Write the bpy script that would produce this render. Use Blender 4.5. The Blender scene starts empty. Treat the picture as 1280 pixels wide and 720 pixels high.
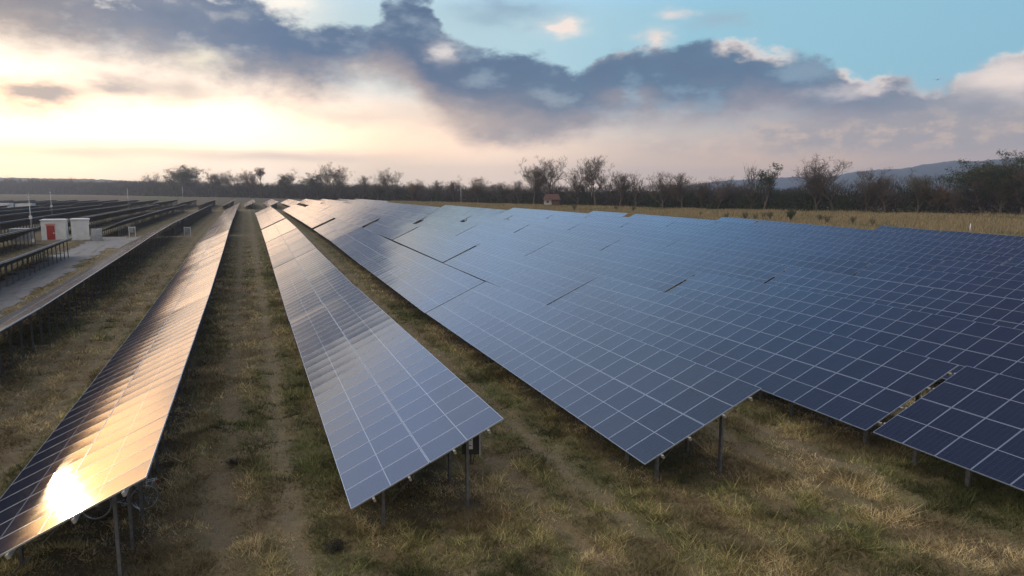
import bpy, math, random
import numpy as np
from mathutils import Vector, Matrix, Euler, noise as mnoise
random.seed(7); rng = np.random.default_rng(11)
R = math.radians; PI = math.pi
sc = bpy.context.scene; col = sc.collection

# ------------------------------------------------------------------ camera
CAMZ = 8.28
cd = bpy.data.cameras.new('camera'); cam = bpy.data.objects.new('camera', cd); col.objects.link(cam)
cam.location = (0, 0, CAMZ); cam.rotation_euler = (R(90 - 7.856), 0, R(-20.385))
cd.sensor_width = 36; cd.lens = 886.15 / 1280 * 36; cd.clip_start = .1; cd.clip_end = 20000
sc.camera = cam

# ------------------------------------------------------------------ exposure
sc.view_settings.view_transform = 'Standard'; sc.view_settings.look = 'None'
sc.view_settings.exposure = 0.0; sc.view_settings.gamma = 1
SUN_AZ, SUN_EL = -24.1, 4.0

# ------------------------------------------------------------------ world
world = bpy.data.worlds.new('World'); sc.world = world; world.use_nodes = True
nt = world.node_tree; nt.nodes.clear()

class NB:
    """small helper that writes node maths"""
    def __init__(s, nt): s.nt = nt
    def n(s, t, **k):
        o = s.nt.nodes.new(t)
        for a, b in k.items(): setattr(o, a, b)
        return o
    def put(s, sock, v):
        if isinstance(v, (int, float)): sock.default_value = v
        elif isinstance(v, (tuple, list)):
            sock.default_value = tuple(v) + ((1,) if len(v) == 3 and sock.type == 'RGBA' else ())
        else: s.nt.links.new(v, sock)
    def m(s, op, a, b=0.0, c=None, clamp=False):
        o = s.n('ShaderNodeMath', operation=op, use_clamp=clamp)
        s.put(o.inputs[0], a); s.put(o.inputs[1], b)
        if c is not None: s.put(o.inputs[2], c)
        return o.outputs[0]
    def add(s, a, b): return s.m('ADD', a, b)
    def sub(s, a, b): return s.m('SUBTRACT', a, b)
    def mul(s, a, b): return s.m('MULTIPLY', a, b)
    def step(s, x, lo, hi, a=0.0, b=1.0):
        o = s.n('ShaderNodeMapRange', interpolation_type='SMOOTHSTEP')
        for i, v in enumerate((x, lo, hi, a, b)): s.put(o.inputs[i], v)
        return o.outputs[0]
    def lin(s, x, lo, hi, a=0.0, b=1.0):
        o = s.n('ShaderNodeMapRange')
        for i, v in enumerate((x, lo, hi, a, b)): s.put(o.inputs[i], v)
        return o.outputs[0]
    def mix(s, f, a, b, blend='MIX'):
        o = s.n('ShaderNodeMix', data_type='RGBA', blend_type=blend)
        s.put(o.inputs[0], f); s.put(o.inputs[6], a); s.put(o.inputs[7], b)
        return o.outputs[2]
    def noise(s, vec, scale, detail=4, rough=.5, out=0, dist=0.0):
        o = s.n('ShaderNodeTexNoise'); s.put(o.inputs['Vector'], vec)
        o.inputs['Scale'].default_value = scale; o.inputs['Detail'].default_value = detail
        o.inputs['Roughness'].default_value = rough; o.inputs['Distortion'].default_value = dist
        return o.outputs[out]
    def xyz(s, x, y, z=0.0):
        o = s.n('ShaderNodeCombineXYZ'); s.put(o.inputs[0], x); s.put(o.inputs[1], y); s.put(o.inputs[2], z); return o.outputs[0]
    def sep(s, v):
        o = s.n('ShaderNodeSeparateXYZ'); s.put(o.inputs[0], v); return o.outputs
    def ramp(s, x, pts):
        lo, hi = pts[0][0], pts[-1][0]
        o = s.n('ShaderNodeValToRGB'); s.put(o.inputs[0], s.lin(x, lo, hi))
        el = o.color_ramp.elements
        while len(el) < len(pts): el.new(.5)
        for e, (p, c) in zip(el, pts): e.position = (p - lo) / (hi - lo)
        for e, (p, c) in zip(el, pts): e.color = tuple(c) + (1,)
        return o.outputs[0]
    def curve(s, x, pts, ylo, yhi):
        lo, hi = pts[0][0], pts[-1][0]
        o = s.n('ShaderNodeFloatCurve'); s.put(o.inputs['Value'], s.lin(x, lo, hi))
        c = o.mapping.curves[0]
        P = [((p - lo) / (hi - lo), (v - ylo) / (yhi - ylo)) for p, v in pts]
        while len(c.points) < len(P): c.points.new(.5, .5)
        for q, (a, b) in zip(c.points, P): q.location = (a, b); q.handle_type = 'AUTO'
        o.mapping.update()
        return s.lin(o.outputs[0], 0, 1, ylo, yhi)

B = NB(nt)
def srgb(r, g, b, k=1.0):
    f = lambda c: ((c / 255 + .055) / 1.055) ** 2.4 if c > 10 else c / 255 / 12.92
    return (f(r) * k, f(g) * k, f(b) * k)
tc = B.n('ShaderNodeTexCoord')
d3 = B.n('ShaderNodeVectorMath', operation='NORMALIZE'); nt.links.new(tc.outputs['Generated'], d3.inputs[0])
dx, dy, dz = B.sep(d3.outputs[0])
az = B.mul(B.m('ARCTAN2', dx, dy), 180 / PI)          # degrees clockwise from the direction of the rows
el = B.mul(B.m('ARCSINE', dz), 180 / PI)
sky = B.n('ShaderNodeTexSky'); sky.sky_type = 'NISHITA'; sky.sun_disc = False
sky.sun_elevation = R(SUN_EL); sky.sun_rotation = R(SUN_AZ); sky.altitude = 100; sky.air_density = 1.0; sky.dust_density = 1.5; sky.ozone_density = 1.0
# organic warp of the direction
wv = B.xyz(B.mul(az, .10), B.mul(el, .22))
w1 = B.sep(B.noise(wv, 1.0, 5, .55, out=1))
w2 = B.sep(B.noise(wv, 3.6, 6, .6, out=1))
azw = B.add(az, B.add(B.mul(B.sub(w1[0], .5), 8.0), B.mul(B.sub(w2[0], .5), 3.2)))
elw = B.add(el, B.add(B.mul(B.sub(w1[1], .5), 3.0), B.mul(B.sub(w2[1], .5), 1.6)))
elb = B.add(el, B.add(B.mul(B.sub(w1[2], .5), 3.0), B.mul(B.sub(w2[2], .5), .8)))
def blob(a0, e0, sa, se, amp=1.0, A=None, E_=None):
    A = azw if A is None else A; E_ = elw if E_ is None else E_
    p = B.m('POWER', B.mul(B.sub(A, a0), 1 / sa), 2.0); q = B.m('POWER', B.mul(B.sub(E_, e0), 1 / se), 2.0)
    return B.mul(B.m('EXPONENT', B.mul(B.add(p, q), -1.0)), amp)
# clear air behind the clouds, unseen parts shaped to light the scene
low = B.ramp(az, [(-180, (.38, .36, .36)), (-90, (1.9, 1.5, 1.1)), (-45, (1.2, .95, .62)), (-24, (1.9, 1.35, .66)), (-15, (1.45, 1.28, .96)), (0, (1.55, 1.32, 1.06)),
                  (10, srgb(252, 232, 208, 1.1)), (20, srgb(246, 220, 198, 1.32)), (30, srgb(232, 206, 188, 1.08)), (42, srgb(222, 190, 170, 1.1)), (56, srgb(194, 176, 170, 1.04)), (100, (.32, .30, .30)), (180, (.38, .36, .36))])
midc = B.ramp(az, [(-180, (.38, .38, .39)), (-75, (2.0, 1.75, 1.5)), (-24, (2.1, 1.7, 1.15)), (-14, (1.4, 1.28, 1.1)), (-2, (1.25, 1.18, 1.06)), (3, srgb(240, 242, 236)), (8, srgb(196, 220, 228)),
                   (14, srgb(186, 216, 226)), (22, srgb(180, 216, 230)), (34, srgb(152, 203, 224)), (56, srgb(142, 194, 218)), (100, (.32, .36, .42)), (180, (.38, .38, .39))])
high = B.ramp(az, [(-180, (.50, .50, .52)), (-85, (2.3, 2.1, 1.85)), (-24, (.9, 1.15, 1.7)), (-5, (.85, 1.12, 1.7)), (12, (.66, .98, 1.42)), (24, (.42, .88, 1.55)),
                   (40, (.24, .50, 1.05)), (62, (.20, .36, .70)), (110, (.34, .38, .46)), (180, (.50, .50, .52))])  # unseen left side brightened, right and rear dimmed, to steer the ground light
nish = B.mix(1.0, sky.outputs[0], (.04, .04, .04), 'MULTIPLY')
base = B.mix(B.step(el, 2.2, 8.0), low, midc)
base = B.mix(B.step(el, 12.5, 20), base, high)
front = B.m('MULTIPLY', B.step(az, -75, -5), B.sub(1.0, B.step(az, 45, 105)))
base = B.mix(B.mul(B.step(el, 25, 50, 0, .97), front), base, (.07, .10, .22))  # unseen dark patch added high in front to darken the panel reflections
base = B.mix(B.step(el, 70, 85), base, (2.1, 2.0, 1.85))  # unseen overhead sky brightened to lift the light on the ground
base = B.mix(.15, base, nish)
shine = blob(-9, 4.7, 22, 2.7, 1.0, az, elb)          # over-bright low air round the veiled sun
sh = B.n('ShaderNodeVectorMath', operation='SCALE'); sh.inputs[0].default_value = (1.55, .74, .26); nt.links.new(shine, sh.inputs[3])
base = B.mix(1.0, base, sh.outputs[0], 'ADD')
band = blob(-25, 4.6, 10.5, 3.0, 1.0, az, elb)
bl = B.n('ShaderNodeVectorMath', operation='SCALE'); bl.inputs[0].default_value = (1.9, .74, .12); nt.links.new(band, bl.inputs[3])
base = B.mix(1.0, base, bl.outputs[0], 'ADD')
# the main bank of cloud: upper and lower edge against azimuth
TOP = [(-30, 13.4), (-16, 13.4), (-5, 14.0), (1.4, 13.9), (3, 13.6), (5, 12.9), (7, 12.3), (8.8, 12.5), (10.3, 13.8), (12, 15.2), (14.3, 14.6), (15.6, 12.0), (17, 11.9), (19.1, 11.0),
       (21.6, 10.7), (24, 10.1), (25.7, 9.4), (27.2, 10.7), (30.3, 11.1), (33.3, 10.6), (35, 11.1), (38, 11.0), (40.7, 10.4), (43.5, 9.6), (45.1, 8.6), (46.3, 7.8), (47.3, 8.4), (48.8, 7.9), (50.5, 7.2), (52, 7.6), (53.6, 8.6), (55.3, 9.0), (62, 9.4), (75, 8.0)]
BOT = [(-30, 8.9), (-16, 8.9), (-9, 8.3), (-5, 8.1), (-2, 7.7), (1, 7.4), (4.4, 6.7), (7, 7.2), (9.8, 7.9), (13.5, 6.0), (16, 4.4), (19, 3.6), (23, 3.5), (26, 4.1), (29, 5.1), (33.4, 4.9), (39.3, 4.5), (43.7, 3.5), (48.4, 2.7), (56, 2.2), (75, 2.2)]
az1 = B.add(az, B.add(B.mul(B.sub(w1[0], .5), 2.2), B.mul(B.sub(w2[0], .5), 1.6)))
el1 = B.add(el, B.add(B.mul(B.sub(w1[1], .5), 1.0), B.mul(B.sub(w2[1], .5), 1.9)))
topc = B.curve(az1, TOP, 0, 20); botc = B.curve(az1, BOT, 0, 20)
fine = B.noise(B.xyz(B.mul(az, .5), B.mul(el, .9)), 1.0, 7, .62)
billow = B.noise(B.xyz(B.mul(az, .20), B.mul(el, .38)), 1.0, 7, .56)
wisp = B.noise(B.xyz(B.mul(az, .20), B.mul(el, .34), 4.2), 1.0, 8, .60)
et = B.add(B.sub(topc, el1), B.add(B.mul(B.sub(fine, .5), 2.2), B.mul(B.sub(wisp, .5), B.lin(az, 10, 40, 5.5, 2.5))))     # degrees below the upper edge
eb = B.add(B.sub(elb, botc), B.mul(B.sub(fine, .5), 2.2))     # degrees above the lower edge
atop = B.step(et, -.15, B.lin(az, 5, 30, 1.4, .85))
soft = B.lin(az, -10, 20, 2.2, 1.5)
o = B.step(B.mul(eb, B.m('DIVIDE', 1.0, soft)), -.7, 1.0)
bank = B.mul(atop, o)
thin = B.sub(1.0, B.mul(B.step(billow, .50, .66), B.lin(az, 0, 30, .18, .22)))
bank = B.mul(bank, thin)
dark = B.ramp(az, [(-30, (.42, .36, .36)), (-14, srgb(142, 138, 142)), (-6, srgb(124, 134, 152)), (3, srgb(88, 112, 142)), (14, srgb(80, 104, 134)), (26, srgb(84, 112, 140)), (38, srgb(86, 114, 142)), (50, srgb(110, 128, 150)), (62, srgb(150, 155, 170)), (90, (.3, .33, .42))])
warm = B.ramp(az, [(-30, (.75, .6, .5)), (-14, srgb(212, 192, 176)), (0, srgb(186, 172, 164)), (14, srgb(190, 172, 164)), (26, srgb(172, 160, 160)), (40, srgb(166, 158, 165)), (56, srgb(172, 160, 165)), (90, (.3, .33, .42))])
# warm light soaks up through the thin lower side
wf = B.sub(1.0, B.step(B.add(eb, B.mul(B.sub(billow, .5), 5.0)), -.3, 3.4))
ccol = B.mix(wf, dark, warm)
ccol = B.mix(B.mul(B.step(billow, .50, .74), .28), ccol, B.mix(B.step(az, -5, 15), srgb(196, 184, 176), srgb(158, 166, 182)))
ccol = B.mix(B.mul(B.step(billow, .52, .30), .35), ccol, srgb(82, 102, 132))
# sun-caught tops on the side away from the sun
lit = B.mul(B.sub(1.0, B.step(et, .25, 1.5)), B.mul(B.step(az, 24, 34), B.step(B.noise(B.xyz(B.mul(az, .22), 3.3), 1.0, 3, .5), .44, .60)))
lit = B.m('MAXIMUM', lit, B.mul(blob(55.5, 7.4, 5.0, 1.7), B.step(et, -.2, .6)), clamp=True)
ccol = B.mix(B.mul(lit, .9), ccol, srgb(240, 224, 214))
c1 = B.mix(bank, base, ccol)
# mauve veil below the bank towards the hills
veil = B.mul(B.mul(B.step(az, 22, 44), B.sub(1.0, B.step(el, 4.0, 6.5))), B.mul(B.step(el, 1.6, 3.4), B.add(.45, B.mul(B.step(billow, .4, .6), .5))))
c1 = B.mix(veil, c1, B.mix(B.step(fine, .45, .65), srgb(160, 155, 160), srgb(196, 178, 168)))
c1 = B.mix(B.m('MULTIPLY', blob(16.5, 5.5, 6.5, 1.7), .55, clamp=True), c1, srgb(202, 180, 166))
# smaller cloud pieces and breaks
def piece(c, b, colour, k):
    return B.mix(B.m('MULTIPLY', b, k, clamp=True), c, colour)
c1 = piece(c1, blob(-13.4, 6.0, 3.0, 1.0), srgb(190, 176, 166), 1.1)
c1 = piece(c1, blob(-8.6, 6.9, 2.8, .95), srgb(202, 188, 178), 1.0)
c1 = piece(c1, blob(-4.0, 7.0, 3.0, .9), srgb(214, 200, 186), .85)
c1 = piece(c1, blob(8.0, 5.6, 4.0, .8), srgb(236, 218, 200), .7)
c1 = piece(c1, blob(2.5, 2.6, 8.0, .45, E_=B.add(el, B.mul(B.sub(w1[1], .5), 1.2))), srgb(218, 204, 192), .75)
c1 = piece(c1, blob(-10, 2.7, 8.0, .5, E_=B.add(el, B.mul(B.sub(w1[1], .5), 1.2))), srgb(236, 226, 202), .7)
c1 = piece(c1, blob(-2.8, 9.0, 1.9, .6), srgb(252, 240, 215), .75)
c1 = piece(c1, blob(3.8, 13.6, 1.3, .6), srgb(252, 244, 232), .9)
c1 = piece(c1, blob(15.5, 10.7, .9, .75), srgb(226, 218, 214), .85)
c1 = piece(c1, blob(23.9, 12.2, 1.4, .55), srgb(238, 224, 216), 1.3)
c1 = piece(c1, blob(32.9, 13.2, 1.3, .4), srgb(216, 210, 210), .9)
c1 = piece(c1, blob(31.6, 11.1, 1.1, .8), srgb(232, 216, 208), .9)
c1 = piece(c1, blob(44.5, 7.0, 1.6, .55), srgb(215, 205, 205), .6)
c1 = piece(c1, blob(29.4, 7.3, .6, .9), srgb(150, 178, 196), .5)
c1 = piece(c1, blob(20, 13.4, 3.2, .9), srgb(120, 146, 170), .6)
c1 = piece(c1, blob(36.0, 12.4, 1.8, .7), srgb(150, 172, 188), .6)
# broken high cloud overhead, seen only as reflections
hc = B.noise(B.xyz(B.mul(dx, 1.0), B.mul(dy, 1.0), B.mul(dz, 1.6)), 5.0, 6, .58, dist=.4)
c1 = B.mix(B.mul(B.mul(B.mul(B.step(el, 15, 22), B.step(hc, .48, .68)), B.sub(1.0, B.mul(front, B.step(el, 30, 46)))), .35), c1, B.mix(B.step(az, -10, 25), (.62, .70, .86), (.38, .48, .68)))
# the glow round the veiled sun
g = B.add(blob(SUN_AZ, 3.8, 6.5, 3.6, 1.25, az, el), blob(SUN_AZ, 3.8, 3.0, 1.7, 1.8, az, el))
gl = B.n('ShaderNodeVectorMath', operation='SCALE'); gl.inputs[0].default_value = (1.25, .62, .16); nt.links.new(g, gl.inputs[3])
c1 = B.mix(1.0, c1, gl.outputs[0], 'ADD')
# below the horizon
# light lost in the low air between here and the edge of the hazy basin
c1 = B.mix(1.0, c1, (1.16, 1.15, 1.14), 'MULTIPLY')
c1 = B.mix(B.step(el, -1.5, -.2), (.05, .05, .045), c1)
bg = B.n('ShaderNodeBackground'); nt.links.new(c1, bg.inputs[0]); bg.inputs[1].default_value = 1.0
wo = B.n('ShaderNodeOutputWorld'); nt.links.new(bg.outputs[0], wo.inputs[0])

# ------------------------------------------------------------------ sun
ld = bpy.data.lights.new('sun', 'SUN'); ld.energy = .5; ld.angle = R(.6); ld.color = (1, .74, .42)
sun = bpy.data.objects.new('sun', ld); col.objects.link(sun)
sdir = Vector((math.sin(R(SUN_AZ)) * math.cos(R(SUN_EL)), math.cos(R(SUN_AZ)) * math.cos(R(SUN_EL)), math.sin(R(SUN_EL))))
sun.rotation_euler = sdir.to_track_quat('Z', 'Y').to_euler(); sun.location = (0, 0, 60)

# ------------------------------------------------------------------ helpers
def link(name, me, parent=None, loc=None, rot=None, scale=None):
    o = bpy.data.objects.new(name, me); col.objects.link(o)
    if parent is not None: o.parent = parent
    if loc is not None: o.location = loc
    if rot is not None: o.rotation_euler = rot
    if scale is not None: o.scale = scale
    return o
def tag(o, label=None, cat=None, group=None, kind=None):
    if label: o['label'] = label
    if cat: o['category'] = cat
    if group: o['group'] = group
    if kind: o['kind'] = kind
    return o
def empty(name, loc, rz=0.0, rot=None):
    o = bpy.data.objects.new(name, None); col.objects.link(o); o.location = loc
    o.rotation_euler = rot if rot else (0, 0, rz); o.empty_display_size = .2
    return o
class MB:
    """collects polygons of several materials into one mesh"""
    def __init__(s): s.v = []; s.f = []; s.mi = []; s.sm = []
    def poly(s, pts, m=0, sm=False):
        i = len(s.v); s.v += [tuple(p) for p in pts]; s.f.append(tuple(range(i, i + len(pts)))); s.mi.append(m); s.sm.append(sm)
    def box(s, c, h, m=0, M=None):
        i = len(s.v)
        for dx_ in (-1, 1):
            for dy_ in (-1, 1):
                for dz_ in (-1, 1):
                    p = Vector((c[0] + dx_ * h[0], c[1] + dy_ * h[1], c[2] + dz_ * h[2])); s.v.append(tuple(M @ p if M else p))
        for q in ((0, 1, 3, 2), (4, 6, 7, 5), (0, 4, 5, 1), (2, 3, 7, 6), (0, 2, 6, 4), (1, 5, 7, 3)):
            s.f.append(tuple(i + a for a in q)); s.mi.append(m); s.sm.append(False)
    def tube(s, a, b, r0, r1=None, n=6, m=0, cap=True):
        r1 = r0 if r1 is None else r1
        a = Vector(a); b = Vector(b); d = (b - a)
        if d.length < 1e-6: return
        d.normalize(); u = d.orthogonal().normalized(); w = d.cross(u); i = len(s.v)
        for p, r in ((a, r0), (b, r1)):
            for k in range(n):
                t = 2 * PI * k / n; s.v.append(tuple(p + (u * math.cos(t) + w * math.sin(t)) * r))
        for k in range(n):
            s.f.append((i + k, i + (k + 1) % n, i + n + (k + 1) % n, i + n + k)); s.mi.append(m); s.sm.append(True)
        if cap:
            s.f.append(tuple(i + k for k in reversed(range(n)))); s.mi.append(m); s.sm.append(False)
            s.f.append(tuple(i + n + k for k in range(n))); s.mi.append(m); s.sm.append(False)
    def prism(s, prof, a, b, m=0):
        """profile [(x,z)] swept along y from a to b"""
        i = len(s.v); n = len(prof)
        for y in (a, b):
            for x, z in prof: s.v.append((x, y, z))
        for k in range(n):
            s.f.append((i + k, i + (k + 1) % n, i + n + (k + 1) % n, i + n + k)); s.mi.append(m); s.sm.append(False)
        s.f.append(tuple(i + k for k in reversed(range(n)))); s.mi.append(m); s.sm.append(False)
        s.f.append(tuple(i + n + k for k in range(n))); s.mi.append(m); s.sm.append(False)
    def torus(s, c, R0, r, ax='y', n=32, k=6, m=0):
        i = len(s.v)
        for a in range(n):
            t = 2 * PI * a / n
            for b in range(k):
                q = 2 * PI * b / k; rr = R0 + r * math.cos(q); h = r * math.sin(q)
                p = (rr * math.cos(t), h, rr * math.sin(t)) if ax == 'y' else (rr * math.cos(t), rr * math.sin(t), h)
                s.v.append((c[0] + p[0], c[1] + p[1], c[2] + p[2]))
        for a in range(n):
            for b in range(k):
                s.f.append((i + a * k + b, i + a * k + (b + 1) % k, i + ((a + 1) % n) * k + (b + 1) % k, i + ((a + 1) % n) * k + b)); s.mi.append(m); s.sm.append(True)
    def mesh(s, name, mats):
        me = bpy.data.meshes.new(name); me.from_pydata(s.v, [], s.f)
        for m in mats: me.materials.append(m)
        me.polygons.foreach_set('material_index', s.mi); me.polygons.foreach_set('use_smooth', s.sm); me.update()
        return me
    def build(s, name, mats, parent=None, **k):
        if not isinstance(mats, (list, tuple)): mats = [mats]
        return link(name, s.mesh(name, mats), parent, **k)
def fastmesh(name, V, F, mats, mi=None, smooth=False, colour=None):
    """V (n,3), F (m,k) arrays"""
    me = bpy.data.meshes.new(name); k = F.shape[1]
    me.vertices.add(len(V)); me.vertices.foreach_set('co', np.ascontiguousarray(V, dtype=np.float32).ravel())
    me.loops.add(F.size); me.loops.foreach_set('vertex_index', np.ascontiguousarray(F, dtype=np.int32).ravel())
    me.polygons.add(len(F)); me.polygons.foreach_set('loop_start', np.arange(0, F.size, k, dtype=np.int32))
    for m in mats: me.materials.append(m)
    if mi is not None: me.polygons.foreach_set('material_index', np.asarray(mi, dtype=np.int32))
    me.update(calc_edges=True)
    if smooth: me.polygons.foreach_set('use_smooth', np.ones(len(F), bool))
    if colour is not None:
        a = me.color_attributes.new('tint', 'FLOAT_COLOR', 'POINT')
        a.data.foreach_set('color', np.c_[colour, np.ones(len(colour))].astype(np.float32).ravel())
    return me

def mat(name, colour=(.5, .5, .5), rough=.6, metal=0.0, var=0.0, scale=5.0, bump=0.0, spec=.5, ior=None):
    m = bpy.data.materials.new(name); m.use_nodes = True; b = NB(m.node_tree)
    p = m.node_tree.nodes['Principled BSDF']
    p.inputs['Roughness'].default_value = rough; p.inputs['Metallic'].default_value = metal
    p.inputs['Specular IOR Level'].default_value = spec
    if ior: p.inputs['IOR'].default_value = ior
    t = b.n('ShaderNodeTexCoord').outputs['Object']
    if var > 0:
        n = b.noise(t, scale, 5, .6)
        c = b.mix(b.step(n, .3, .7), tuple(x * (1 - var) for x in colour), tuple(x * (1 + var) for x in colour))
        b.put(p.inputs['Base Color'], c)
    else: p.inputs['Base Color'].default_value = tuple(colour) + (1,)
    if bump > 0:
        bu = b.n('ShaderNodeBump'); bu.inputs['Strength'].default_value = bump; bu.inputs['Distance'].default_value = .02
        b.put(bu.inputs['Height'], b.noise(t, scale * 3, 4, .6)); b.put(p.inputs['Normal'], bu.outputs[0])
    return m
def mat_tint(name, rough=.85, mul=1.0, trans=0.0):
    m = bpy.data.materials.new(name); m.use_nodes = True; b = NB(m.node_tree); p = m.node_tree.nodes['Principled BSDF']
    a = b.n('ShaderNodeAttribute', attribute_name='tint')
    c = b.mix(1.0, a.outputs['Color'], (mul, mul, mul), 'MULTIPLY')
    b.put(p.inputs['Base Color'], c); p.inputs['Roughness'].default_value = rough; p.inputs['Specular IOR Level'].default_value = .15
    if trans:
        tr = b.n('ShaderNodeBsdfTranslucent'); b.put(tr.inputs[0], c); mx = b.n('ShaderNodeMixShader'); mx.inputs[0].default_value = trans
        nt_ = m.node_tree; nt_.links.new(p.outputs[0], mx.inputs[1]); nt_.links.new(tr.outputs[0], mx.inputs[2]); nt_.links.new(mx.outputs[0], nt_.nodes['Material Output'].inputs[0])
    return m

# ------------------------------------------------------------------ terrain
PY = [-400, 0, 16, 30, 45, 60, 75, 90, 110, 140, 200, 300, 600, 9000]
PZ = [0, 0, 0, -.05, 0, .22, .6, .93, 1.15, 1.35, 1.5, 1.55, 1.55, 1.55]
_yy = np.arange(-400, 1200, 2.0); _zz = np.interp(_yy, PY, PZ); _k = np.ones(9) / 9; _zz = np.convolve(np.pad(_zz, 4, mode='edge'), _k, 'valid')
def gz(y): return float(np.interp(y, _yy, _zz))
PITCH = 7.92; LOWX = 1.95; TILT = R(24.83); MW = 1.06; SLOPE = 4.22; LOWH = .85
def onroad(X, Y):
    c = -17.9 - .018 * (Y - 60)
    strip = (np.abs(X - c) < 2.25 + .25 * np.sin(Y * .35) + .15 * np.sin(Y * 1.3) + .9 * (vnoise(X, Y, .9, 31) - .5)) & (Y < 122)
    apron = (Y > 100 + .8 * np.sin(X)) & (Y < 121 + 1.2 * np.sin(X * .8)) & (X > -19.9 + .4 * np.sin(Y)) & (X < -15.2)
    return strip | apron
def vnoise(X, Y, s, seed=0):
    """value noise on arrays"""
    x = X / s + seed * 17.3; y = Y / s + seed * 9.1
    xi = np.floor(x).astype(np.int64); yi = np.floor(y).astype(np.int64); fx = x - xi; fy = y - yi
    fx = fx * fx * (3 - 2 * fx); fy = fy * fy * (3 - 2 * fy)
    def h(a, b):
        n = (a * 374761393 + b * 668265263 + seed * 982451653) & 0xffffffff
        n = ((n ^ (n >> 13)) * 1274126177) & 0xffffffff
        return ((n ^ (n >> 16)) & 0xffff) / 65535.0
    return (h(xi, yi) * (1 - fx) + h(xi + 1, yi) * fx) * (1 - fy) + (h(xi, yi + 1) * (1 - fx) + h(xi + 1, yi + 1) * fx) * fy
def relief(X, Y):
    near = np.clip((75 - Y) / 30, 0, 1) * np.clip((60 - np.abs(X - 5)) / 20, 0, 1)
    u = np.mod(X - LOWX, PITCH)                      # 0 = low edge of a table, 3.83 = high edge, lane beyond
    rut = -.055 * (np.exp(-((u - 5.0) / .28) ** 2) + np.exp(-((u - 6.7) / .28) ** 2)) * (Y > 14)
    b = (vnoise(X, Y, 1.7, 1) - .5) * .14 + (vnoise(X, Y, .7, 2) - .5) * .22 + (vnoise(X, Y, .33, 3) - .5) * .12 + (vnoise(X, Y, 6, 4) - .5) * .12
    return near * np.where(onroad(X, Y), .15, 1.0) * (b + rut)
def spread(lo, a, b, hi, st, g=1.09):
    c = list(np.arange(a, b, st)); s = st; x = a; L = []
    while x > lo: s *= g; x -= s; L.append(x)
    s = st; x = c[-1]; H = []
    while x < hi: s *= g; x += s; H.append(x)
    return np.array(L[::-1] + c + H)
gx = spread(-3500, -22, 34, 3500, .15); gy = spread(-400, 5, 56, 3500, .16)
GX, GY = np.meshgrid(gx, gy)
GZ = np.interp(GY, _yy, _zz) + relief(GX, GY)
V = np.c_[GX.ravel(), GY.ravel(), GZ.ravel()]
nx, ny = len(gx), len(gy)
ii = (np.arange(ny - 1)[:, None] * nx + np.arange(nx - 1)[None, :]).ravel()
F = np.c_[ii, ii + 1, ii + 1 + nx, ii + nx]
m = bpy.data.materials.new('ground'); m.use_nodes = True; b = NB(m.node_tree); p = m.node_tree.nodes['Principled BSDF']
pos = b.n('ShaderNodeNewGeometry').outputs['Position']; px, py, pz = b.sep(pos)
u = b.m('FLOORED_MODULO', b.sub(px, LOWX), PITCH)
wob = b.mul(b.sub(b.noise(pos, .35, 3), .5), 1.2)
uu = b.add(u, wob)
big = b.noise(pos, .12, 4, .6); mid = b.noise(pos, .8, 5, .65); fin = b.noise(pos, 7.0, 5, .7)
stretch = b.noise(b.xyz(b.mul(px, 1.0), b.mul(py, .18)), 1.3, 5, .65)
straw = (.25, .19, .105); brown = (.135, .098, .056); olive = (.105, .112, .044); under_tone = (.060, .048, .034)
gcol = b.mix(b.step(mid, .35, .68), brown, straw)
gcol = b.mix(b.mul(b.step(stretch, .48, .66), .8), gcol, olive)
gcol = b.mix(b.mul(b.step(big, .5, .68), .55), gcol, olive)
def bell(c, w): return b.m('EXPONENT', b.mul(b.m('POWER', b.mul(b.sub(uu, c), 1 / w), 2.0), -1.0))
trk = b.m('ADD', bell(5.0, .38), bell(6.7, .38), clamp=True)
gcol = b.mix(b.mul(b.mul(trk, b.step(py, 13, 17)), .7), gcol, (.21, .165, .105))
gcol = b.mix(b.mul(bell(7.5, .45), .5), gcol, (.075, .085, .034))
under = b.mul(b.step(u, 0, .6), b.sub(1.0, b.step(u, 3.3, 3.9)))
gcol = b.mix(b.mul(b.mul(under, b.step(py, 15, 17)), .6), gcol, under_tone)  # ground colour darker in the strips beneath the tables
gcol = b.mix(b.mul(b.step(fin, .5, .75), .45), gcol, (.17, .14, .088))
gcol = b.mix(b.mul(b.step(fin, .5, .28), .5), gcol, (.035, .034, .022))
# open field beyond the array: ploughed brown to the left, dry crop to the right
fld = b.step(py, 360, 420)
gcol = b.mix(fld, gcol, b.mix(b.step(b.noise(b.xyz(b.mul(px, .02), b.mul(py, .004)), 1.0, 3), .45, .6), (.105, .082, .060), (.085, .088, .045)))
fr = b.mul(b.step(px, 78, 92), b.sub(1.0, b.step(py, 500, 600)))
gcol = b.mix(fr, gcol, b.mix(b.step(b.noise(pos, .6, 5, .7), .35, .65), (.16, .125, .07), (.27, .21, .115)))
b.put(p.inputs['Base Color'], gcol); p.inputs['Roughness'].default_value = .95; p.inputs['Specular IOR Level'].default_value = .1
bu = b.n('ShaderNodeBump'); bu.inputs['Strength'].default_value = .8; bu.inputs['Distance'].default_value = .06
b.put(bu.inputs['Height'], b.add(fin, b.mul(mid, 1.5))); b.put(p.inputs['Normal'], bu.outputs[0])
tag(link('ground', fastmesh('ground', V, F, [m], smooth=True)), kind='structure')

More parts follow.
